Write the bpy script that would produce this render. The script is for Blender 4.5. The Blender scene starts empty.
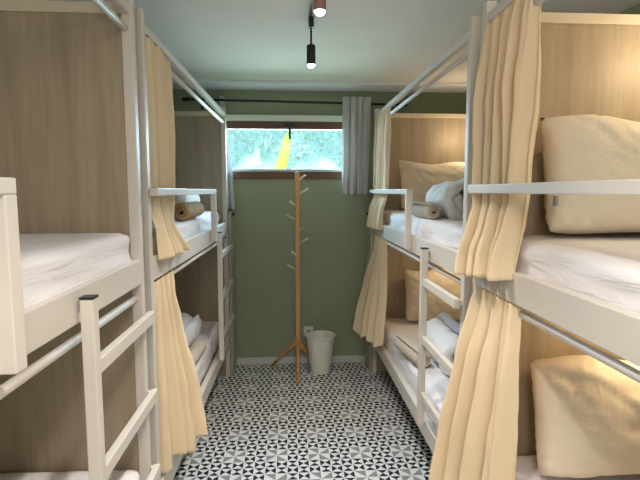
import bpy, bmesh, math, random
from mathutils import Vector, Matrix, noise, Euler
sc = bpy.context.scene
COL = sc.collection
PI = math.pi
random.seed(4)

# ------------------------------------------------------------------ camera
F, VX, VY, H = 480., 290., 191., 1.5
d = Vector((VX-320, 240-VY, F)).normalized()
z = Vector((0, d.z, -d.y)).normalized()
x = Vector((d.y*z.z-d.z*z.y, d.z*z.x-d.x*z.z, d.x*z.y-d.y*z.x))
if x.x < 0: x = -x
right = Vector((x.x, d.x, z.x)); up = Vector((x.y, d.y, z.y)); fwd = Vector((x.z, d.z, z.z))
cd = bpy.data.cameras.new('camera'); cam = bpy.data.objects.new('camera', cd); COL.objects.link(cam)
cd.sensor_width = 36; cd.lens = 36*F/640; cd.clip_start = .02
M = Matrix((right, up, -fwd)).transposed().to_4x4(); M.translation = (0, 0, H)
cam.matrix_world = M; sc.camera = cam
sc.view_settings.view_transform = 'Standard'
sc.view_settings.look = 'None'
sc.view_settings.exposure = 0.0

# ------------------------------------------------------------------ materials
def srgb(r, g, b):
    f = lambda c: (c/255/12.92) if c/255 <= .04045 else ((c/255+.055)/1.055)**2.4
    return (f(r), f(g), f(b), 1)
class NT:
    def __init__(s, name):
        s.m = bpy.data.materials.new(name); s.m.use_nodes = True
        s.t = s.m.node_tree; s.b = s.t.nodes['Principled BSDF']; s.out = s.t.nodes['Material Output']
    def n(s, typ, **kw):
        nd = s.t.nodes.new(typ)
        for k, v in kw.items():
            if k.startswith('i_'):
                nd.inputs[k[2:].replace('_', ' ')].default_value = v
            else: setattr(nd, k, v)
        return nd
    def l(s, a, b): s.t.links.new(a, b)
    def math(s, op, a, b=None, c=None):
        nd = s.t.nodes.new('ShaderNodeMath'); nd.operation = op
        for i, v in enumerate((a, b, c)):
            if v is None: continue
            if isinstance(v, (int, float)): nd.inputs[i].default_value = v
            else: s.l(v, nd.inputs[i])
        return nd.outputs[0]
    def mix(s, fac, a, b):
        nd = s.t.nodes.new('ShaderNodeMix'); nd.data_type = 'RGBA'
        for i, v in ((0, fac), (6, a), (7, b)):
            if isinstance(v, (int, float, tuple)): nd.inputs[i].default_value = v
            else: s.l(v, nd.inputs[i])
        return nd.outputs[2]
    def bump(s, h, strength, dist=.002):
        nd = s.n('ShaderNodeBump'); nd.inputs['Strength'].default_value = strength
        nd.inputs['Distance'].default_value = dist
        s.l(h, nd.inputs['Height']); s.l(nd.outputs[0], s.b.inputs['Normal'])

def mat(name, col, rough=.5, var=.06, scale=8, bump=0, bscale=60, metal=0, coords='Object', sheen=0, sub=0, bd=.002, dist=0., stretch=None):
    t = NT(name)
    tc = t.n('ShaderNodeTexCoord'); no = t.n('ShaderNodeTexNoise', i_Scale=scale, i_Detail=4.)
    t.l(tc.outputs[coords], no.inputs['Vector'])
    dk = tuple(c*(1-var) for c in col[:3])+(1,); lt = tuple(min(1, c*(1+var)) for c in col[:3])+(1,)
    t.l(t.mix(no.outputs[0], dk, lt), t.b.inputs['Base Color'])
    t.b.inputs['Roughness'].default_value = rough; t.b.inputs['Metallic'].default_value = metal
    if sheen: t.b.inputs['Sheen Weight'].default_value = sheen
    if bump:
        n2 = t.n('ShaderNodeTexNoise', i_Scale=bscale, i_Detail=3., i_Distortion=dist)
        mp = t.n('ShaderNodeMapping'); mp.inputs['Scale'].default_value = stretch or (1, 1, 1)
        t.l(tc.outputs[coords], mp.inputs[0]); t.l(mp.outputs[0], n2.inputs['Vector'])
        t.bump(n2.outputs[0], bump, bd)
    return t.m

WHITE = mat('white_powder_coat', srgb(212, 204, 195), .5, .02, 5)
WALL = mat('sage_green_paint', srgb(146, 154, 126), .75, .05, 3, .15, 120)
CEIL = mat('textured_ceiling_plaster', srgb(228, 226, 224), .9, .03, 4, .9, 38)
BASEB = mat('white_baseboard', srgb(206, 206, 200), .5, .03)
SHEET = mat('white_bed_sheet', srgb(238, 234, 238), .85, .02, 6, .6, 7, bd=.02, dist=.6, stretch=(1, .5, 3))
PILLOW = mat('cream_pillowcase', srgb(224, 212, 192), .85, .03, 6, .55, 4.5, bd=.03, dist=1.2)
DUVET = mat('white_duvet', srgb(242, 242, 244), .9, .03, 8, .6, 14, bd=.02, dist=.8)
TOWEL = mat('beige_towel', srgb(204, 188, 170), .95, .12, 30, .9, 260)
TOWEL2 = mat('olive_brown_towel', srgb(168, 142, 100), .95, .15, 30, .9, 260)
BLACK = mat('black_metal', srgb(22, 22, 24), .45, .05)
BROWN = mat('brown_window_frame', srgb(98, 66, 44), .5, .15, 14)
BUCKET = mat('white_plastic', srgb(226, 224, 214), .4, .02)
RACKW = NT('light_wood')
def cloth_mat(name, col, trans):
    t = NT(name); tc = t.n('ShaderNodeTexCoord'); no = t.n('ShaderNodeTexNoise', i_Scale=300., i_Detail=2.)
    t.l(tc.outputs['Object'], no.inputs['Vector'])
    c = t.mix(no.outputs[0], tuple(v*.93 for v in col[:3])+(1,), col)
    t.l(c, t.b.inputs['Base Color']); t.b.inputs['Roughness'].default_value = .85
    tr = t.n('ShaderNodeBsdfTranslucent'); t.l(c, tr.inputs[0])
    mx = t.n('ShaderNodeMixShader'); mx.inputs[0].default_value = trans
    t.l(t.b.outputs[0], mx.inputs[1]); t.l(tr.outputs[0], mx.inputs[2]); t.l(mx.outputs[0], t.out.inputs[0])
    t.bump(no.outputs[0], .15, .001)
    return t.m
CURT = cloth_mat('cream_curtain_cloth', srgb(248, 228, 194), .2)
WCURT = cloth_mat('grey_window_curtain_cloth', srgb(212, 210, 210), .15)
WCURT2 = cloth_mat('pale_window_curtain_cloth', srgb(215, 218, 222), .3)

def wood(name, c1, c2, scale=1.0, axis=2):
    t = NT(name) if name else RACKW
    tc = t.n('ShaderNodeTexCoord'); mp = t.n('ShaderNodeMapping')
    s = [9*scale]*3; s[axis] = .55*scale; mp.inputs['Scale'].default_value = s
    t.l(tc.outputs['Object'], mp.inputs[0])
    n1 = t.n('ShaderNodeTexNoise', i_Scale=1.6, i_Detail=5., i_Distortion=.7); t.l(mp.outputs[0], n1.inputs['Vector'])
    n2 = t.n('ShaderNodeTexNoise', i_Scale=9., i_Detail=4.); t.l(mp.outputs[0], n2.inputs['Vector'])
    r1 = t.n('ShaderNodeMapRange'); r1.inputs[1].default_value = .35; r1.inputs[2].default_value = .68; t.l(n1.outputs[0], r1.inputs[0])
    base = t.mix(r1.outputs[0], c1, c2)
    r2 = t.n('ShaderNodeMapRange'); r2.inputs[1].default_value = .45; r2.inputs[2].default_value = .75; r2.inputs[4].default_value = .35; t.l(n2.outputs[0], r2.inputs[0])
    t.l(t.mix(r2.outputs[0], base, tuple(v*.72 for v in c2[:3])+(1,)), t.b.inputs['Base Color'])
    t.b.inputs['Roughness'].default_value = .5
    return t.m
PANEL = wood('pale_ash_laminate', srgb(172, 156, 134), srgb(154, 138, 116))
PANELT = mat('beige_panel_trim', srgb(206, 194, 172), .5, .03)
wood(None, srgb(214, 164, 110), srgb(190, 134, 82), 3)
PEG = mat('pale_birch_peg', srgb(214, 200, 172), .6, .05)

def tiles():
    t = NT('patterned_cement_tiles'); geo = t.n('ShaderNodeNewGeometry'); sp = t.n('ShaderNodeSeparateXYZ')
    t.l(geo.outputs['Position'], sp.inputs[0]); m = t.math
    P = .24; c = P/4
    a = m('DIVIDE', m('SUBTRACT', sp.outputs[0], -.084-c), c); b = m('DIVIDE', m('SUBTRACT', sp.outputs[1], 2.61-c), c)
    ia = m('FLOORED_MODULO', m('FLOOR', a), 4); ib = m('FLOORED_MODULO', m('FLOOR', b), 4)
    fu = m('SUBTRACT', m('FLOORED_MODULO', a, 1), .5); fv = m('SUBTRACT', m('FLOORED_MODULO', b, 1), .5)
    au = m('ABSOLUTE', fu); av = m('ABSOLUTE', fv)
    par = m('FLOORED_MODULO', m('ADD', ia, ib), 2)
    lr = m('GREATER_THAN', au, av); tb = m('GREATER_THAN', av, au)
    edge = m('LESS_THAN', m('MAXIMUM', au, av), .47)
    hour = m('MULTIPLY', edge, m('ADD', m('MULTIPLY', lr, m('SUBTRACT', 1, par)), m('MULTIPLY', tb, par)))
    ing = m('MULTIPLY', m('LESS_THAN', ia, 1.5), m('LESS_THAN', ib, 1.5))
    sgn = m('SUBTRACT', m('MULTIPLY', ia, 2), 1)
    dv = m('MULTIPLY', m('SUBTRACT', fu, fv), sgn); sv = m('MULTIPLY', m('ADD', fu, fv), m('MULTIPLY', sgn, -1))
    g = m('ADD', m('MULTIPLY', m('GREATER_THAN', dv, 0), m('SUBTRACT', 1, par)), m('MULTIPLY', m('GREATER_THAN', sv, 0), par))
    g = m('MULTIPLY', m('MULTIPLY', g, ing), m('LESS_THAN', m('MAXIMUM', au, av), .48))
    hour = m('MULTIPLY', hour, m('SUBTRACT', 1, ing))
    no = t.n('ShaderNodeTexNoise', i_Scale=6., i_Detail=4.); t.l(geo.outputs['Position'], no.inputs['Vector'])
    light = t.mix(no.outputs[0], srgb(208, 209, 212), srgb(232, 232, 234))
    c1 = t.mix(g, light, srgb(140, 140, 140)); c2 = t.mix(hour, c1, srgb(8, 9, 13))
    t.l(c2, t.b.inputs['Base Color']); t.b.inputs['Roughness'].default_value = .6; t.b.inputs['Specular IOR Level'].default_value = .25
    return t.m
TILES = tiles()

def emis(name, col, st):
    t = NT(name); t.b.inputs['Base Color'].default_value = col
    t.b.inputs['Emission Color'].default_value = col; t.b.inputs['Emission Strength'].default_value = st
    return t.m
LENS = emis('lit_lamp_lens', (1, .93, .86, 1), 9)

# ------------------------------------------------------------------ mesh helpers
def bm_box(bm, x0, x1, y0, y1, z0, z1, bev=.003, seg=2):
    r = bmesh.ops.create_cube(bm, size=1.0)
    vs = r['verts']
    for v in vs:
        v.co = Vector(((x0+x1)/2+v.co.x*(x1-x0), (y0+y1)/2+v.co.y*(y1-y0), (z0+z1)/2+v.co.z*(z1-z0)))
    if bev:
        es = list({e for v in vs for e in v.link_edges})
        bmesh.ops.bevel(bm, geom=es, offset=min(bev, .45*min(abs(x1-x0), abs(y1-y0), abs(z1-z0))), segments=seg, affect='EDGES', profile=.6)
def bm_tube(bm, pts, rad, n=16, cap=True):
    rings = []
    for i, p in enumerate(pts):
        p = Vector(p)
        a = Vector(pts[max(0, i-1)]); b = Vector(pts[min(len(pts)-1, i+1)])
        t = (b-a).normalized(); ref = Vector((0, 0, 1)) if abs(t.z) < .9 else Vector((0, 1, 0))
        u = t.cross(ref).normalized(); w = t.cross(u)
        r = rad[i] if isinstance(rad, (list, tuple)) else rad
        rings.append([bm.verts.new(p+u*r*math.cos(2*PI*k/n)+w*r*math.sin(2*PI*k/n)) for k in range(n)])
    for A, B in zip(rings, rings[1:]):
        for k in range(n):
            bm.faces.new((A[k], A[(k+1) % n], B[(k+1) % n], B[k])).smooth = True
    if cap: bm.faces.new(rings[0]); bm.faces.new(rings[-1])
def bm_lathe(bm, prof, cx, cy, n=48):
    rings = [[bm.verts.new((cx+r*math.cos(2*PI*k/n), cy+r*math.sin(2*PI*k/n), zz)) for k in range(n)] for r, zz in prof]
    for A, B in zip(rings, rings[1:]):
        for k in range(n): bm.faces.new((A[k], A[(k+1) % n], B[(k+1) % n], B[k])).smooth = True
    bm.faces.new(rings[-1])
def link(name, bm, m, parent=None, smooth=False):
    bmesh.ops.recalc_face_normals(bm, faces=bm.faces)
    me = bpy.data.meshes.new(name); bm.to_mesh(me); bm.free()
    if smooth:
        for p in me.polygons: p.use_smooth = True
    me.materials.append(m)
    o = bpy.data.objects.new(name, me); COL.objects.link(o)
    if parent: o.parent = parent
    return o
def tag(o, label=None, cat=None, group=None, kind=None):
    if label: o['label'] = label
    if cat: o['category'] = cat
    if group: o['group'] = group
    if kind: o['kind'] = kind
    return o
def empty(name, loc, rz=0, **kw):
    o = bpy.data.objects.new(name, None); COL.objects.link(o); o.empty_display_size = .05
    o.location = loc; o.rotation_euler = (0, 0, rz); tag(o, **kw); return o
def boxes(name, bl, m, parent=None, bev=.003):
    bm = bmesh.new()
    for b in bl: bm_box(bm, *b, bev=bev)
    return link(name, bm, m, parent)
def struct(name, bl, m, bev=0):
    return tag(boxes(name, bl, m, None, bev), kind='structure')

# ------------------------------------------------------------------ room shell
XL, XR, YB, YF, ZC = -1.43, 1.56, 4.085, -1.3, 2.335
WX0, WX1, WZ0, WZ1 = -.60, .56, 1.60, 2.122
struct('floor', [(XL-.1, XR+.1, YF-.1, YB+.1, -.1, 0)], TILES)
struct('ceiling', [(XL-.1, XR+.1, YF-.1, YB+.12, ZC, ZC+.1)], CEIL)
struct('wall_left', [(XL-.1, XL, YF-.1, YB, 0, ZC)], WALL)
struct('wall_right', [(XR, XR+.1, YF-.1, YB, 0, ZC)], WALL)
struct('wall_front', [(XL, XR, YF-.1, YF, 0, ZC)], WALL)
struct('wall_back', [(XL-.1, WX0, YB, YB+.12, 0, ZC), (WX1, XR+.1, YB, YB+.12, 0, ZC),
                     (WX0, WX1, YB, YB+.12, 0, WZ0), (WX0, WX1, YB, YB+.12, WZ1, ZC)], WALL)
struct('baseboard_back', [(XL, XR, YB-.014, YB, 0, .058)], BASEB, .003)
struct('trim_1', [(XL, XR, YB-.30, YB, ZC-.010, ZC), (XL, XR, YB-.33, YB-.29, ZC-.020, ZC)], mat('white_cornice', srgb(225, 230, 234), .6, .02), .004)

# window
w = tag(boxes('window_1', [(WX0, WX1, YB-.012, YB+.07, 2.012, 2.074), (WX0, WX1, YB-.02, YB+.07, 1.60, 1.660),
                           (WX0, WX0+.05, YB-.012, YB+.07, 1.66, 2.012), (WX1-.05, WX1, YB-.012, YB+.07, 1.66, 2.012)], BROWN, None, .004), kind='structure')
boxes('lintel_strip', [(WX0, WX1, YB-.03, YB+.07, 2.076, 2.124)], mat('bright_white_strip', srgb(222, 228, 214), .5, .02), w)
boxes('sill_strip', [(WX0+.05, WX1-.05, YB-.005, YB+.03, 1.660, 1.684)], mat('silver_sill', srgb(190, 200, 206), .4, .02), w)
gm = NT('window_glass')
gl = gm.n('ShaderNodeBsdfGlass', i_Roughness=.0, i_IOR=1.02); gl.inputs['Color'].default_value = (.92, 1, 1, 1)
trn = gm.n('ShaderNodeBsdfTransparent'); trn.inputs[0].default_value = (.88, .98, 1, 1)
gls = gm.n('ShaderNodeBsdfGlossy', i_Roughness=.05); mx = gm.n('ShaderNodeMixShader'); mx.inputs[0].default_value = .012
gm.l(trn.outputs[0], mx.inputs[1]); gm.l(gls.outputs[0], mx.inputs[2]); gm.l(mx.outputs[0], gm.out.inputs[0])
boxes('pane', [(WX0+.05, WX1-.05, YB+.035, YB+.041, 1.684, 2.012)], gm.m, w, 0)
bm = bmesh.new()
bm_box(bm, -.045, .045, YB-.035, YB-.012, 2.024, 2.056, bev=.005)
bm_box(bm, -.012, .008, YB-.06, YB-.035, 2.02, 2.046, bev=.004)
bm_box(bm, -.010, .012, YB-.066, YB-.046, 1.925, 2.035, bev=.004)
tag(link('window_handle', bm, BLACK, w), 'black T-shaped window handle')

# garden outside
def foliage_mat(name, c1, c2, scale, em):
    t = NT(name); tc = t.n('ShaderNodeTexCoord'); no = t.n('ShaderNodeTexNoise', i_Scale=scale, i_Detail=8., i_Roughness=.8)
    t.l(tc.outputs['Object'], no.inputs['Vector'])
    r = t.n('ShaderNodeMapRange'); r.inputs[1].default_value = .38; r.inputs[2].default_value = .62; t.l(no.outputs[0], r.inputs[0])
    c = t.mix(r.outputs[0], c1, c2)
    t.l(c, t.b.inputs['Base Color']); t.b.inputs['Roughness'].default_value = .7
    if em:  # leaves emit: daylight on the foliage is put in as glow
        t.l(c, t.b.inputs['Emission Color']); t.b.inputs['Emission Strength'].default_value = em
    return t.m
bm = bmesh.new()
rnd = random.Random(9)
for i in range(5200):
    px, pz = rnd.uniform(-3.2, 3.2), rnd.uniform(.9, 3.6)
    py = 6.3+rnd.uniform(-.35, .35)+.25*noise.noise(Vector((px*1.5, 0, pz*1.5)))
    L, W = rnd.uniform(.04, .11), rnd.uniform(.012, .035)
    R = Euler((rnd.uniform(-1.2, 1.2), rnd.uniform(0, 6.28), rnd.uniform(-1, 1))).to_matrix()
    q = [R@Vector(v)+Vector((px, py, pz)) for v in ((0, 0, -L), (W, .006, 0), (0, 0, L), (-W, .006, 0))]
    bm.faces.new([bm.verts.new(v) for v in q])
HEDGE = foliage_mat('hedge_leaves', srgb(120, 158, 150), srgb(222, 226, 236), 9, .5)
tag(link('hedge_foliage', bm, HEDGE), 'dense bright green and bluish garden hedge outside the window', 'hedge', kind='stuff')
def grad_bank():
    bm = bmesh.new(); nx, nz = 60, 30
    g = [[bm.verts.new((-4+8*i/nx, 6.7+.2*noise.noise(Vector((i*.3, j*.4, 2))), .2+3.8*j/nz)) for i in range(nx+1)] for j in range(nz+1)]
    for j in range(nz):
        for i in range(nx): bm.faces.new((g[j][i], g[j][i+1], g[j+1][i+1], g[j+1][i])).smooth = True
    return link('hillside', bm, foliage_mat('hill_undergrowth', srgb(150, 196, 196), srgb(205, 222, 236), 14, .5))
tag(grad_bank(), kind='structure')
struct('garden_ground', [(-4, 4, YB+.12, 6.75, .1, .9)], foliage_mat('garden_grass', srgb(120, 170, 90), srgb(170, 210, 130), 6, 0))
def frond(bm, base, dirx, L, droop, n=22, w=.16):
    for i in range(n):
        t = i/n; p = Vector(base)+Vector((dirx*L*t, 0, L*.8*t-droop*t*t))
        for s in (-1, 1):
            tip = p+Vector((dirx*.05+s*.02, .04*s, -w*(1-.5*t)*(.6 if s > 0 else -1)))
            q = [p+Vector((-.008, 0, 0)), p+Vector((.008, 0, 0)), tip]
            bm.faces.new([bm.verts.new(v) for v in q])
def palm(x, y, zb, label):
    root = empty('palm_plant', (x, y, .9), label=label, cat='plant', group='palms in the garden outside')
    bm = bmesh.new(); bm_tube(bm, [(0, 0, 0), (.01, 0, zb-.9)], [.03, .02], 10); link('stem', bm, mat('palm_stem', srgb(150, 140, 90)), root)
    for k, (dx, L) in enumerate(((-1, .5), (-.5, .6), (.45, .62), (1, .5))):
        bm = bmesh.new(); frond(bm, (0, 0, zb-.9+.12), dx, L, .30); link('frond', bm, PALM, root)
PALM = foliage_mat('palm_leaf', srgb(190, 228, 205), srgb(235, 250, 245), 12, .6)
palm(-.62, 5.6, 1.52, 'pale feathery palm outside the window at its left'); palm(.62, 5.6, 1.50, 'pale feathery palm outside the window near the grey curtain')
# yellow banana leaf
bm = bmesh.new(); rows = []
for i in range(15):
    t = i/14; cx = -.02-.16*(1-t)**1.5; zz = 1.45+.68*t; wd = .065*math.sin(PI*min(1, t*.9+.1))**.6+.004
    rows.append([bm.verts.new((cx-wd, 5.15, zz-.01)), bm.verts.new((cx, 5.18, zz)), bm.verts.new((cx+wd*.8, 5.13, zz+.01))])
for A, B in zip(rows, rows[1:]):
    for k in range(2): bm.faces.new((A[k], A[k+1], B[k+1], B[k])).smooth = True
lf = empty('banana_plant', (-.31, 5.2, .9), label='yellow-green banana leaf rising outside the middle of the window', cat='plant')
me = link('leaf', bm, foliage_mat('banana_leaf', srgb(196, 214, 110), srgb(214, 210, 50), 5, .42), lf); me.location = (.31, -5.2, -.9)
bm = bmesh.new(); bm_tube(bm, [(0, 0, 0), (0, -.02, .6)], [.03, .012], 10); link('stem', bm, PALM, lf)

# ------------------------------------------------------------------ bunks
def bunk(s, X, Y0, rot, L, guard, ladder, label, side_board=False, W=.86, rail=(1.162, 1.255), gz=(1.482, 1.511), lz=1.222):
    root = empty('bunk_bed', (X, Y0, 0), rot, label=label, cat='bunk bed', group='white metal bunk beds along the aisle')
    def bl(lst, name, m=WHITE, bev=.003, parent=root):
        out = []
        for (a, b, c, d_, e, f) in lst:
            out.append((min(s*a, s*b), max(s*a, s*b), c, d_, e, f))
        return boxes(name, out, m, parent, bev)
    P = .035
    for (a, c) in ((0, 0), (0, L-P), (W-P, 0), (W-P, L-P)):
        bl([(a, a+P, c, c+P, 0, 2.143)], 'post')
    bl([(.004, .034, P, L-P, 2.074, 2.103)], 'top_rail')
    bl([(W-.034, W-.004, P, L-P, 2.074, 2.103)], 'top_rail')
    for (zz) in (2.030, 1.130):
        bm = bmesh.new(); bm_tube(bm, [(s*.024, P, zz), (s*.024, L-P, zz)], .0115, 16); link('curtain_rod', bm, WHITE, root)
    for (z0, z1) in (rail, (.255, .345)):
        bl([(-.002, .032, P-.002, L-P+.002, z0, z1)], 'side_rail')
        bl([(W-.032, W+.0, P, L-P, z0, z1)], 'side_rail')
        bl([(.032, W-.032, P*.5, L-P*.5, z0+.012, z0+.03)], 'bed_board', PANEL)
    # panels: head and foot board full height
    p1 = bl([(P+.002, W-P-.002, L-P+.006, L-.008, .0, 2.074)], 'end_panel', PANEL, .001)
    bl([(.036, W-.036, L-P-.004, L-.002, 2.074, 2.109)], 'panel_cap', PANELT, .003, p1)
    # guard
    g0, g1, open_end = guard
    gx0, gx1 = -.036, -.003
    bl([(gx0, gx1, g0, g1, gz[0], gz[1])], 'guard_rail')
    ye = g1 if open_end == 1 else g0+.036
    bl([(gx0, gx1, ye-.036, ye, 1.182, gz[0])], 'guard_post')
    # ladder
    l0, l1, stile_at = ladder     # stile_at: y of stile low edge
    if stile_at > l0+.1: l1 = stile_at+.02      # stile stands at the far end of the rungs
    else: l0 = stile_at+.012
    lad = bl([(-.043, -.012, stile_at, stile_at+.033, .345, lz), (-.014, -.001, stile_at+.012, stile_at+.029, 1.185, 1.21)], 'ladder')
    bl([(-.044, -.011, stile_at-.001, stile_at+.034, lz, lz+.006)], 'end_cap', BLACK, .001, lad)
    for zz in (1.062, .778, .495):
        yb = L-.024 if stile_at > 1 else .008
        bl([(-.036, -.013, l0, l1, zz-.019, zz+.019), (-.015, -.0005, yb, yb+.016, zz-.012, zz+.012)], 'rung', WHITE, .003, lad)
    if side_board:
        bl([(-.024, -.006, L-.03, YB-.001-Y0-.015, .0, 1.335)], 'side_board', mat('grey_side_board', srgb(170, 168, 154), .6, .06, 5), .001)
        bm = bmesh.new(); q = -s; xk = -.024*s
        bm_tube(bm, [(xk, 0, 0), (xk+q*.008, 0, 0), (xk+q*.01, 0, 0), (xk+q*.02, 0, 0)], [.014, .014, .009, .012], 14)
        kn = link('knob', bm, BLACK, root); kn.location = (0, L+.08, 1.315)
    return root
bunk(-1, -.512, -.35, 0, 2.05, (.0, 1.224, 1), (1.50, 2.038, 1.500), 'near left white bunk bed with its ladder ending by the first cream curtain', rail=(1.183, 1.267), gz=(1.494, 1.523), lz=1.243)
bunk(-1, -.518, 1.80, -.012, 2.05, (.0, 1.30, 1), (1.44, 2.05, 1.42), 'far left white bunk bed reaching back to the window wall', True)
bunk(1, .672, 1.80, 0, 2.05, (.80, 2.05, 0), (.0, .46, .445), 'far right white bunk bed next to the waste bucket wall', True)
bunk(1, .672, -.35, 0, 2.05, (.42, 2.05, 0), (.0, .3, .34), 'near right white bunk bed holding the big cream pillow behind its guard rail', gz=(1.492, 1.522))

# ------------------------------------------------------------------ soft things
def rbox(x0, x1, y0, y1, z0, z1, r, amp, seed, nz=8, step=.035):
    """fitted-sheet mattress: rounded box with soft wrinkles"""
    bm = bmesh.new(); cx, cy, cz = (x0+x1)/2, (y0+y1)/2, (z0+z1)/2
    hx, hy, hz = (x1-x0)/2, (y1-y0)/2, (z1-z0)/2
    nx, ny = max(4, int(2*hx/step)), max(4, int(2*hy/step))
    cache = {}
    def V(i, j, k):
        key = (i, j, k)
        if key in cache: return cache[key]
        p = Vector((-hx+2*hx*i/nx, -hy+2*hy*j/ny, -hz+2*hz*k/nz))
        q = Vector((max(-hx+r, min(hx-r, p.x)), max(-hy+r, min(hy-r, p.y)), max(-hz+r, min(hz-r, p.z))))
        dd = p-q
        if dd.length > 1e-6: p = q+dd.normalized()*r
        w = Vector((p.x+cx, p.y+cy, p.z+cz))
        nn = noise.noise(Vector((w.x*5+seed, w.y*1.7, w.z*22+w.y*4)))+.6*noise.noise(Vector((w.x*9, w.y*5+seed, w.z*42-w.y*7)))
        side = 1 if k < nz and (i in (0, nx) or j in (0, ny)) else .35
        w += dd.normalized()*amp*nn*side if dd.length > 1e-6 else Vector()
        v = bm.verts.new(w); cache[key] = v; return v
    def face(a): 
        try: bm.faces.new(a).smooth = True
        except ValueError: pass
    for i in range(nx):
        for j in range(ny):
            face([V(i, j, 0), V(i, j+1, 0), V(i+1, j+1, 0), V(i+1, j, 0)])
            face([V(i, j, nz), V(i+1, j, nz), V(i+1, j+1, nz), V(i, j+1, nz)])
    for k in range(nz):
        for i in range(nx):
            face([V(i, 0, k), V(i+1, 0, k), V(i+1, 0, k+1), V(i, 0, k+1)])
            face([V(i, ny, k), V(i, ny, k+1), V(i+1, ny, k+1), V(i+1, ny, k)])
        for j in range(ny):
            face([V(0, j, k), V(0, j, k+1), V(0, j+1, k+1), V(0, j+1, k)])
            face([V(nx, j, k), V(nx, j+1, k), V(nx, j+1, k+1), V(nx, j, k+1)])
    return bm
MG = 'mattresses in white fitted sheets'
def mattress(x0, x1, y0, y1, z0, z1, label, seed):
    tag(link('mattress', rbox(x0, x1, y0, y1, z0, z1, .034, .013, seed), SHEET), label, 'mattress', MG)
for side in (-1, 1):
    for (y0, y1, far) in ((-.27, 1.655, 0), (1.85, 3.795, 1)):
        a, b = ((.554 if far else .528), 1.30) if side < 0 else (.708, 1.49)
        x0, x1 = (-b, -a) if side < 0 else (a, b)
        wh = ('left' if side < 0 else 'right'); nf = ('far' if far else 'near')
        mattress(x0, x1, y0, y1, 1.199, 1.362 if side < 0 and not far else 1.347, f'white sheeted mattress on the upper berth of the {nf} {wh} bunk', side*3+far*5)
        mattress(x0, x1, y0, y1, .286, .475 if far else .53, f'white sheeted mattress on the lower berth of the {nf} {wh} bunk', side*3+far*5+11)

def pillow(cx, cy, z0, w, h, t, lean, yaw, label, seed, m=PILLOW, sub=.0):
    """cushion standing on its long edge, leaning on the panel behind"""
    bm = bmesh.new(); N = 44; K = 30
    R = Matrix.Translation((cx, cy, z0)) @ Matrix.Rotation(yaw, 4, 'Z') @ Matrix.Rotation(lean, 4, 'X')
    def P(i, j, sd):
        u = -1+2*i/N; v = -1+2*j/K
        pin = .045*(u*u)*(v*v)
        x = u*w/2*(1-.05*(1-u*u*0)*(1-abs(v))*0+pin-.045*(1-v*v)*0) ; 
        x = u*w/2*(1-.05*(1-v*v)*abs(u))-(.022*w*u*abs(u)**6*(abs(v)**6) if v < 0 else 0)
        y_ = v*h/2*(1-.07*(1-u*u)*abs(v))+(.05*h*abs(u)**5 if v < 0 else -.012*math.sin(u*5+seed))*abs(v)
        a = max(0, 1-abs(u)**3.2); b = max(0, 1-abs(v)**3.0)
        th = t/2*(a*b)**.42
        n1 = noise.noise(Vector((u*2.2+seed, v*2.2, sd*.7)))
        dd = abs(noise.noise(Vector(((u+v)*3.2+seed, (u-v)*1.1, 4+sd))))
        corner = max(0, (abs(u)+abs(v)-.9))
        th = th*(1+.10*n1)-.022*math.exp(-(dd/.09)**2)*(a*b)**.5*(.3+1.3*corner)
        return R @ Vector((x, sd*th, y_+h/2))
    S = {}
    for sd in (-1, 1):
        for i in range(N+1):
            for j in range(K+1):
                rim = i in (0, N) or j in (0, K)
                if rim and sd == 1: S[(i, j, 1)] = S[(i, j, -1)]
                else: S[(i, j, sd)] = bm.verts.new(P(i, j, sd if not rim else 0))
        for i in range(N):
            for j in range(K):
                f = [S[(i, j, sd)], S[(i+1, j, sd)], S[(i+1, j+1, sd)], S[(i, j+1, sd)]]
                bm.faces.new(f).smooth = True
    return tag(link('pillow', bm, m), label, 'pillow', 'cream pillows leaning on the wooden panels')
pillow(1.14, 1.50, 1.352, .64, .40, .20, -.17, .04, 'large cream pillow on the near right upper berth, behind the guard rail', 1)
pf = bpy.data.objects['pillow']
bm = bmesh.new(); bm_box(bm, .803, .812, 1.41, 1.428, 1.455, 1.485, .001); link('care_tag', bm, mat('grey_tag', srgb(150, 150, 150)), pf)
pillow(1.145, 1.46, .545, .68, .405, .20, -.19, .03, 'large cream pillow on the near right lower berth, beside the full length curtain', 7)
pillow(1.17, 3.60, 1.350, .68, .385, .18, -.22, -.02, 'cream pillow on the far right upper berth, behind the rolled duvet', 3)
pillow(1.20, 3.58, .487, .64, .42, .17, -.2, 0, 'cream pillow on the far right lower berth, behind the ladder', 5)

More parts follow.
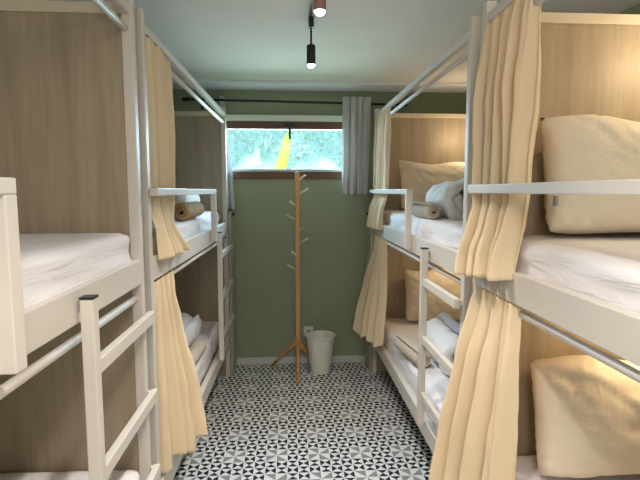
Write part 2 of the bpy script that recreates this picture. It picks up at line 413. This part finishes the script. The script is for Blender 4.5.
def roll(name, c, axis, R0, L, turns, m, label, cat, group, seed, lump=0., start=0., flat=1., grow=0.):
    thick = .64 if cat == 'towel' else .82
    if cat == 'towel': turns = 2.3
    """rolled cloth: a thick spiral ribbon extruded along its axis; near end at c"""
    bm = bmesh.new(); ax = Vector(axis).normalized(); u = ax.cross(Vector((0, 0, 1))).normalized(); v = u.cross(ax).normalized()*-1
    if v.z < 0: v = -v
    n = int(turns*26); pitch = R0/(turns+.35); NS = 14
    ins, outs = [], []
    for i in range(n+1):
        th = start+2*PI*turns*i/n; r = pitch*.25+pitch*turns*i/n
        ins.append((th, r)); outs.append((th, r+pitch*thick))
    rings = []
    for k in range(NS+1):
        t = k/NS; e = min(t, 1-t)*L
        rnd_ = 1-.22*max(0, 1-e/(R0*.55))**2
        row = []
        for ti, (lst) in enumerate((outs, ins)):
            seq = lst if ti == 0 else lst[::-1]
            for (th, r) in seq:
                rr = r*rnd_
                p = Vector((math.cos(th)*rr, math.sin(th)*rr*flat))
                w = Vector(c)+ax*(t*L)+u*p.x+v*p.y
                nz_ = noise.noise(w*14+Vector((seed, 0, 0)))+.6*noise.noise(w*35+Vector((0, seed, 0)))
                w += (u*math.cos(th)+v*math.sin(th))*nz_*lump + ax*(nz_*lump*1.2 if k in (0, NS) else 0)
                # recess inner turns at ends
                if k in (0, NS): w += ax*(1 if k == 0 else -1)*(.10*R0*(1-r/R0))
                row.append(bm.verts.new(w))
        rings.append(row)
    m_ = len(rings[0])
    for A, B in zip(rings, rings[1:]):
        for q in range(m_): bm.faces.new((A[q], A[(q+1) % m_], B[(q+1) % m_], B[q])).smooth = True
    for row in (rings[0], rings[-1]):
        for i in range(n): bm.faces.new((row[i], row[i+1], row[m_-2-i], row[m_-1-i])).smooth = True
    return tag(link(name, bm, m), label, cat, group)
TG = 'rolled towels on the beds'; DG = 'rolled white duvets on the beds'
roll('rolled_towel', (.768, 2.53, 1.390), (-.03, 1, 0), .043, .33, 3.4, TOWEL, 'rolled beige towel on the far right upper berth, in front of the duvet', 'towel', TG, 2, .003, .4)
roll('rolled_duvet', (.925, 2.50, 1.452), (.04, 1, 0), .108, .45, 1.8, DUVET, 'white duvet rolled up beside the beige towel on the far right upper berth', 'duvet', DG, 5, .020, 2.2)
roll('rolled_towel', (-.560, 2.50, 1.390), (-.005, 1, 0), .042, .50, 3.2, TOWEL2, 'olive brown rolled towel on the far left upper berth', 'towel', TG, 8, .003, 1.)
roll('rolled_duvet', (-.705, 2.78, 1.437), (0, 1, 0), .082, .48, 1.8, DUVET, 'white duvet rolled behind the brown towel on the far left upper berth', 'duvet', DG, 9, .016, 2.)
roll('rolled_towel', (.765, 2.64, .522), (-.15, 1, 0), .052, .37, 3.2, TOWEL, 'rolled beige towel on the far right lower berth, seen past the ladder', 'towel', TG, 12, .004, .2, .9)
roll('rolled_duvet', (.945, 2.46, .582), (-.02, 1, 0), .118, .58, 1.8, DUVET, 'white duvet rolled up on the far right lower berth, under the ladder rungs', 'duvet', DG, 15, .022, 2.6, .86)
roll('rolled_towel', (-.60, 2.62, .512), (.05, 1, 0), .042, .42, 3.2, TOWEL, 'rolled beige towel on the far left lower berth', 'towel', TG, 18, .004, .9, .9)
roll('rolled_duvet', (-.755, 2.95, .555), (.03, 1, 0), .092, .46, 1.8, DUVET, 'white duvet rolled up on the far left lower berth, behind the cream curtain', 'duvet', DG, 21, .018, 2.)

# curtains ---------------------------------------------------------------
def interp(rows, z_):
    # rows sorted top -> bottom, tuples start with z
    for a, b in zip(rows, rows[1:]):
        if a[0] >= z_ >= b[0]:
            t = (a[0]-z_)/(a[0]-b[0]); t = t*t*(3-2*t)*.35+t*.65
            return [p+(q-p)*t for p, q in zip(a, b)]
    return list(rows[-1])
def curtain(name, rows, nf, m, label, seed, group, nu=150, nv=70, header=.05, hemwave=.0, axis='Y', bottom=None):
    """rows: (z, a0, a1, b0, b1, amp) a = coordinate along the rod, b = coordinate across it at both edges"""
    bm = bmesh.new(); zt, zb = rows[0][0], rows[-1][0]; g = []
    for j in range(nv+1):
        v = j/nv; z_ = zt+(zb-zt)*v; _, a0, a1, b0, b1, amp = interp(rows, z_)
        line = []
        for i in range(nu+1):
            u = i/nu
            ph = nf*2*PI*(u+.035*noise.noise(Vector((u*4, v*1.3, seed))))+.5*noise.noise(Vector((seed, v*2, 0)))
            am = amp*(.75+.5*noise.noise(Vector((u*5, v*1.0, seed+3))))
            small = .0055*math.exp(-((zt-z_)/(header*2.5))**2)*math.sin(ph*3.1+1)
            hs = -1 if b0 > 0 else 1
            if axis == 'X': hs = -1
            off = hs*am*1.25*(2*abs(math.sin(ph*.5))-1)+small+.22*am*math.sin(ph*2.3+v*1.5+seed)+.004*noise.noise(Vector((u*14, v*10, seed)))
            a = a0+(a1-a0)*u+.35*am*math.cos(ph)
            b = b0+(b1-b0)*u+off
            zz = z_ + hemwave*v*math.sin(ph*.5+seed)*amp + (bottom(u)*v*v if bottom else 0)
            line.append(bm.verts.new((b, a, zz) if axis == 'Y' else (a, b, zz)))
        g.append(line)
    for j in range(nv):
        for i in range(nu): bm.faces.new((g[j][i], g[j][i+1], g[j+1][i+1], g[j+1][i])).smooth = True
    o = link(name, bm, m); md = o.modifiers.new('thickness', 'SOLIDIFY'); md.thickness = .0015
    return tag(o, label, 'curtain', group)
CG = 'cream privacy curtains on the bunks'
# right near upper : gathered and caught behind the guard rail, spilling over the side rail
curtain('bunk_curtain', [(2.068, 1.345, 1.70, .684, .684, .006), (2.0, 1.365, 1.71, .690, .684, .016), (1.8, 1.40, 1.72, .705, .684, .030), (1.53, 1.41, 1.72, .702, .684, .026), (1.47, 1.39, 1.72, .696, .680, .020),
        (1.40, 1.39, 1.71, .684, .664, .026), (1.30, 1.39, 1.70, .660, .636, .034), (1.232, 1.38, 1.68, .646, .622, .032)], 5, CURT,
        'tall cream curtain of the near right upper berth, tucked behind the guard rail', 1.3, CG, header=.04, bottom=lambda u: -.03*u)
# right near lower
curtain('bunk_curtain', [(1.155, 1.37, 1.70, .682, .682, .004), (1.10, 1.37, 1.71, .68, .675, .012), (.9, 1.36, 1.71, .67, .635, .032), (.6, 1.36, 1.71, .66, .585, .042), (.36, 1.36, 1.70, .65, .55, .046)], 3.6, CURT,
        'long cream curtain of the near right lower berth, hanging at the front right', 5.1, CG, header=.05)
# left far upper
curtain('bunk_curtain', [(2.068, 1.845, 2.24, -.524, -.524, .004), (1.98, 1.85, 2.23, -.532, -.532, .020), (1.75, 1.86, 2.28, -.545, -.545, .034), (1.5, 1.87, 2.34, -.55, -.555, .032), (1.44, 1.86, 2.30, -.53, -.535, .014),
        (1.36, 1.86, 2.16, -.50, -.52, .018), (1.235, 1.86, 2.26, -.49, -.475, .028)], 3, CURT,
        'cream curtain of the far left upper berth, folded out under the guard rail', 8.7, CG, header=.04)
# left far lower
curtain('bunk_curtain', [(1.15, 1.85, 2.16, -.524, -.524, .004), (1.08, 1.85, 2.16, -.524, -.524, .014), (.9, 1.86, 2.2, -.53, -.505, .022), (.6, 1.86, 2.2, -.53, -.435, .028), (.375, 1.86, 2.17, -.53, -.40, .032)], 4, CURT,
        'cream curtain of the far left lower berth, hanging down over the aisle floor', 3.9, CG, header=.05, hemwave=.5)
# right far upper
curtain('bunk_curtain', [(2.068, 3.30, 3.80, .680, .680, .004), (1.9, 3.32, 3.80, .678, .675, .018), (1.55, 3.36, 3.80, .68, .67, .018), (1.46, 3.38, 3.80, .68, .67, .014), (1.35, 3.42, 3.80, .655, .64, .018), (1.215, 3.42, 3.78, .65, .622, .02)], 3.5, CURT,
        'narrow cream curtain of the far right upper berth, beside the window curtain', 6.6, CG, header=.04)
# right far lower
curtain('bunk_curtain', [(1.15, 3.38, 3.78, .682, .682, .004), (1.05, 3.38, 3.78, .68, .67, .014), (.8, 3.36, 3.80, .675, .60, .022), (.5, 3.35, 3.80, .655, .53, .026), (.37, 3.34, 3.80, .65, .515, .028)], 4, CURT,
        'cream curtain of the far right lower berth, flaring beside the waste bucket', 2.2, CG, header=.05, hemwave=.8)

# window curtain rod and curtains
rod = empty('curtain_rod_black', (-.05, 4.0, 2.22), label='thin black curtain rod running across above the window', cat='curtain rod')
rod.name = 'window_curtain_rod'
bm = bmesh.new(); bm_tube(bm, [(-.74, 0, .012), (.95, 0, -.012)], .0095, 12); link('pole', bm, BLACK, rod)
for xx, nm in ((-.745, 'finial'), (.955, 'finial')):
    bm = bmesh.new(); sx = -1 if xx < 0 else 1
    bm_tube(bm, [(xx, 0, 0.012*-sx), (xx+sx*.02, 0, .012*-sx), (xx+sx*.035, 0, .012*-sx), (xx+sx*.06, 0, .012*-sx)], [.011, .019, .014, .017], 12); link(nm, bm, BLACK, rod)
for xx in (-.66, .90):
    bm = bmesh.new(); bm_tube(bm, [(xx, 0, 0), (xx, .07, 0)], .008, 10); bm_box(bm, xx-.012, xx+.012, .066, .082, -.05, .03, .003); bm_tube(bm, [(xx, 0, .01), (xx, 0, -.04)], .009, 10); link('bracket', bm, BLACK, rod)
curtain('window_curtain', [(2.262, .43, .665, 3.975, 3.975, .014), (2.2, .43, .66, 3.975, 3.975, .018), (1.9, .425, .66, 3.975, 3.975, .020), (1.47, .425, .65, 3.975, 3.975, .024)], 4, WCURT,
        'short grey curtain pushed to the right end of the window', 4.4, 'grey window curtains', header=.01, axis='X')
curtain('window_curtain', [(2.262, -.565, -.53, 4.03, 4.03, .006), (2.1, -.57, -.52, 4.03, 4.03, .010), (1.6, -.60, -.47, 4.03, 4.03, .012), (1.34, -.60, -.46, 4.03, 4.03, .012)], 4, WCURT2,
        'pale curtain at the left end of the window, mostly behind the bunk', 7.4, 'grey window curtains', header=.01, axis='X', nu=90, nv=40)

# ------------------------------------------------------------------ coat rack, bucket, socket
rk = empty('coat_rack', (.058, 3.85, 0), label='slim wooden tree coat rack with pegs standing before the green wall', cat='coat rack')
bm = bmesh.new(); bm_box(bm, -.018, .018, -.018, .018, .20, 1.652, bev=.004); link('pole', bm, RACKW.m, rk)
bm = bmesh.new(); bm_box(bm, -.023, .023, -.023, .023, .19, .30, bev=.006); link('hub', bm, mat('orange_wood_hub', srgb(196, 132, 66), .5, .1, 20), rk)
for tip in ((-.004, -.235, .006), (-.225, .14, .008), (.13, .17, .008)):
    bm = bmesh.new(); v = Vector(tip); a = Vector((v.x*.08, v.y*.08, .255))
    bm_tube(bm, [a, a.lerp(v, .5)+Vector((0, 0, .012)), v], [.016, .014, .011], 12); link('leg', bm, RACKW.m, rk)
for (zb, dx, dz, dy) in ((1.572, .062, .052, -.02), (1.468, .085, .050, -.03), (1.368, -.060, .050, .01), (1.262, -.086, .050, -.02), (1.172, .058, .040, .06), (1.070, .085, .055, -.02), (.975, -.05, .045, -.04), (.855, -.084, .055, -.02)):
    bm = bmesh.new(); bm_tube(bm, [(0, 0, zb), (dx, dy, zb+dz)], [.0085, .0085], 12); link('peg', bm, PEG, rk)
bk = empty('waste_bucket', (.243, 3.87, 0), label='white ribbed plastic waste bucket on the tiles by the coat rack', cat='bucket')
bm = bmesh.new(); prof = []
for i in range(46):
    t = i/45; r = .079+.040*t+(.0016 if 8 < i < 40 and i % 4 < 2 else 0); prof.append((r, .002+.298*t))
prof = [(.02, .001), (.074, .001)]+prof+[(.123, .302), (.127, .310), (.124, .318), (.118, .314), (.114, .300), (.076, .012), (.01, .010)]
bm_lathe(bm, prof, 0, 0); link('body', bm, BUCKET, bk)
so = empty('wall_socket', (.153, YB, .285), label='small white wall socket half hidden by the waste bucket rim', cat='socket')
boxes('plate', [(-.042, .042, -.010, -.0005, -.042, .042)], BUCKET, so, .004)
boxes('socket_face', [(-.012, .012, -.0125, -.0095, -.012, .012)], mat('grey_socket', srgb(120, 120, 116), .5), so, .002)
# ------------------------------------------------------------------ ceiling track and spots
tk = empty('lighting_track', (.10, 1.2, ZC), label='slim dark lighting track running along the ceiling', cat='track')
boxes('rail', [(-.007, .007, -1.9, 1.25, -.014, -.0005)], mat('dark_track', srgb(60, 66, 64), .5), tk, .002)
def spot(x0, y0, label, body, name='spotlight'):
    r = empty(name, (x0, y0, ZC-.014), label=label, cat='spotlight', group='track spotlights on the ceiling')
    boxes('adapter', [(-.012, .012, -.045, .045, -.048, -.0005)], BLACK, r, .004)
    bm = bmesh.new(); bm_tube(bm, [(0, 0, -.046), (0, 0, -.125)], .005, 12); link('stem', bm, BLACK, r)
    bm = bmesh.new(); n = 32
    bm_lathe(bm, [(.004, -.118), (.018, -.120), (.0215, -.124), (.0215, -.212), (.0195, -.212), (.0185, -.204)], 0, 0, n)
    b = link('lamp_body', bm, body, r)
    bm = bmesh.new(); bm_lathe(bm, [(.0190, -.2125), (.0175, -.219), (.011, -.225), (.003, -.227)], 0, 0, n); link('lens', bm, LENS, b)
    ld = bpy.data.lights.new('spot_beam', 'SPOT'); ld.energy = 42; ld.color = (1, .93, .84); ld.spot_size = 1.7; ld.spot_blend = .8; ld.shadow_soft_size = .03
    lo = bpy.data.objects.new('spot_beam', ld); COL.objects.link(lo); lo.location = (x0, y0, ZC-.25)
spot(.106, 2.40, 'black cylindrical track spotlight hanging nearest the window', BLACK)
spot(.105, 1.70, 'pinkish bronze track spotlight at the top edge of the view', mat('rose_bronze', srgb(150, 105, 96), .4))

# ------------------------------------------------------------------ lights
def area(name, loc, rot, sx, sy, e, col, spread=None):
    ld = bpy.data.lights.new(name, 'AREA'); ld.shape = 'RECTANGLE'; ld.size = sx; ld.size_y = sy; ld.energy = e; ld.color = col
    if spread: ld.spread = spread
    o = bpy.data.objects.new(name, ld); COL.objects.link(o); o.location = loc; o.rotation_euler = rot; return o
def pt(name, loc, e, col, r=.03):
    ld = bpy.data.lights.new(name, 'POINT'); ld.energy = e; ld.color = col; ld.shadow_soft_size = r
    o = bpy.data.objects.new(name, ld); COL.objects.link(o); o.location = loc
area('overhead_fill', (.1, -.5, 2.28), (0, 0, 0), .5, 1.0, 24, (1, .93, .84))  # added ambient fill under the ceiling behind the camera, no fixture
area('rear_fill', (.1, -1.1, 1.7), (PI*.5, 0, 0), .9, 1.2, 11, (1, .95, .9))  # added soft fill from behind the camera, not a real lamp
# sky light falling through the window, and green light bounced up from the garden
area('sky_window_light', (0, 4.75, 2.15), (-PI*.36, 0, 0), 1.6, .7, 155, (.72, .86, 1))
area('garden_bounce_light', (0, 5.9, 1.15), (-PI*.62, 0, 0), 3.0, .5, 110, (.80, 1, .87))
WARM = (1, .76, .48)
for k, yy in enumerate((.75, -.25)):  # extra unseen spots added along the track line to light the aisle
    ld = bpy.data.lights.new('spot_beam', 'SPOT'); ld.energy = 42; ld.color = (1, .93, .84); ld.spot_size = 1.9; ld.spot_blend = .8; ld.shadow_soft_size = .03
    lo = bpy.data.objects.new('spot_beam', ld); COL.objects.link(lo); lo.location = (.1, yy, ZC-.25)
pt('berth_lamp_near_upper', (1.36, 1.42, 1.98), 6, WARM)
pt('berth_lamp_far_upper', (1.34, 3.58, 1.92), 3.6, WARM)
pt('berth_lamp_near_lower', (1.20, 1.40, 1.09), 4.5, WARM)
pt('berth_lamp_far_lower', (1.25, 3.4, 1.06), 3, WARM)

wd = bpy.data.worlds.new('world'); sc.world = wd; wd.use_nodes = True
nt = wd.node_tree; bg = nt.nodes['Background']
sky = nt.nodes.new('ShaderNodeTexSky'); sky.sky_type = 'NISHITA'; sky.sun_disc = False; sky.sun_elevation = math.radians(50)
nt.links.new(sky.outputs[0], bg.inputs[0]); bg.inputs[1].default_value = .12
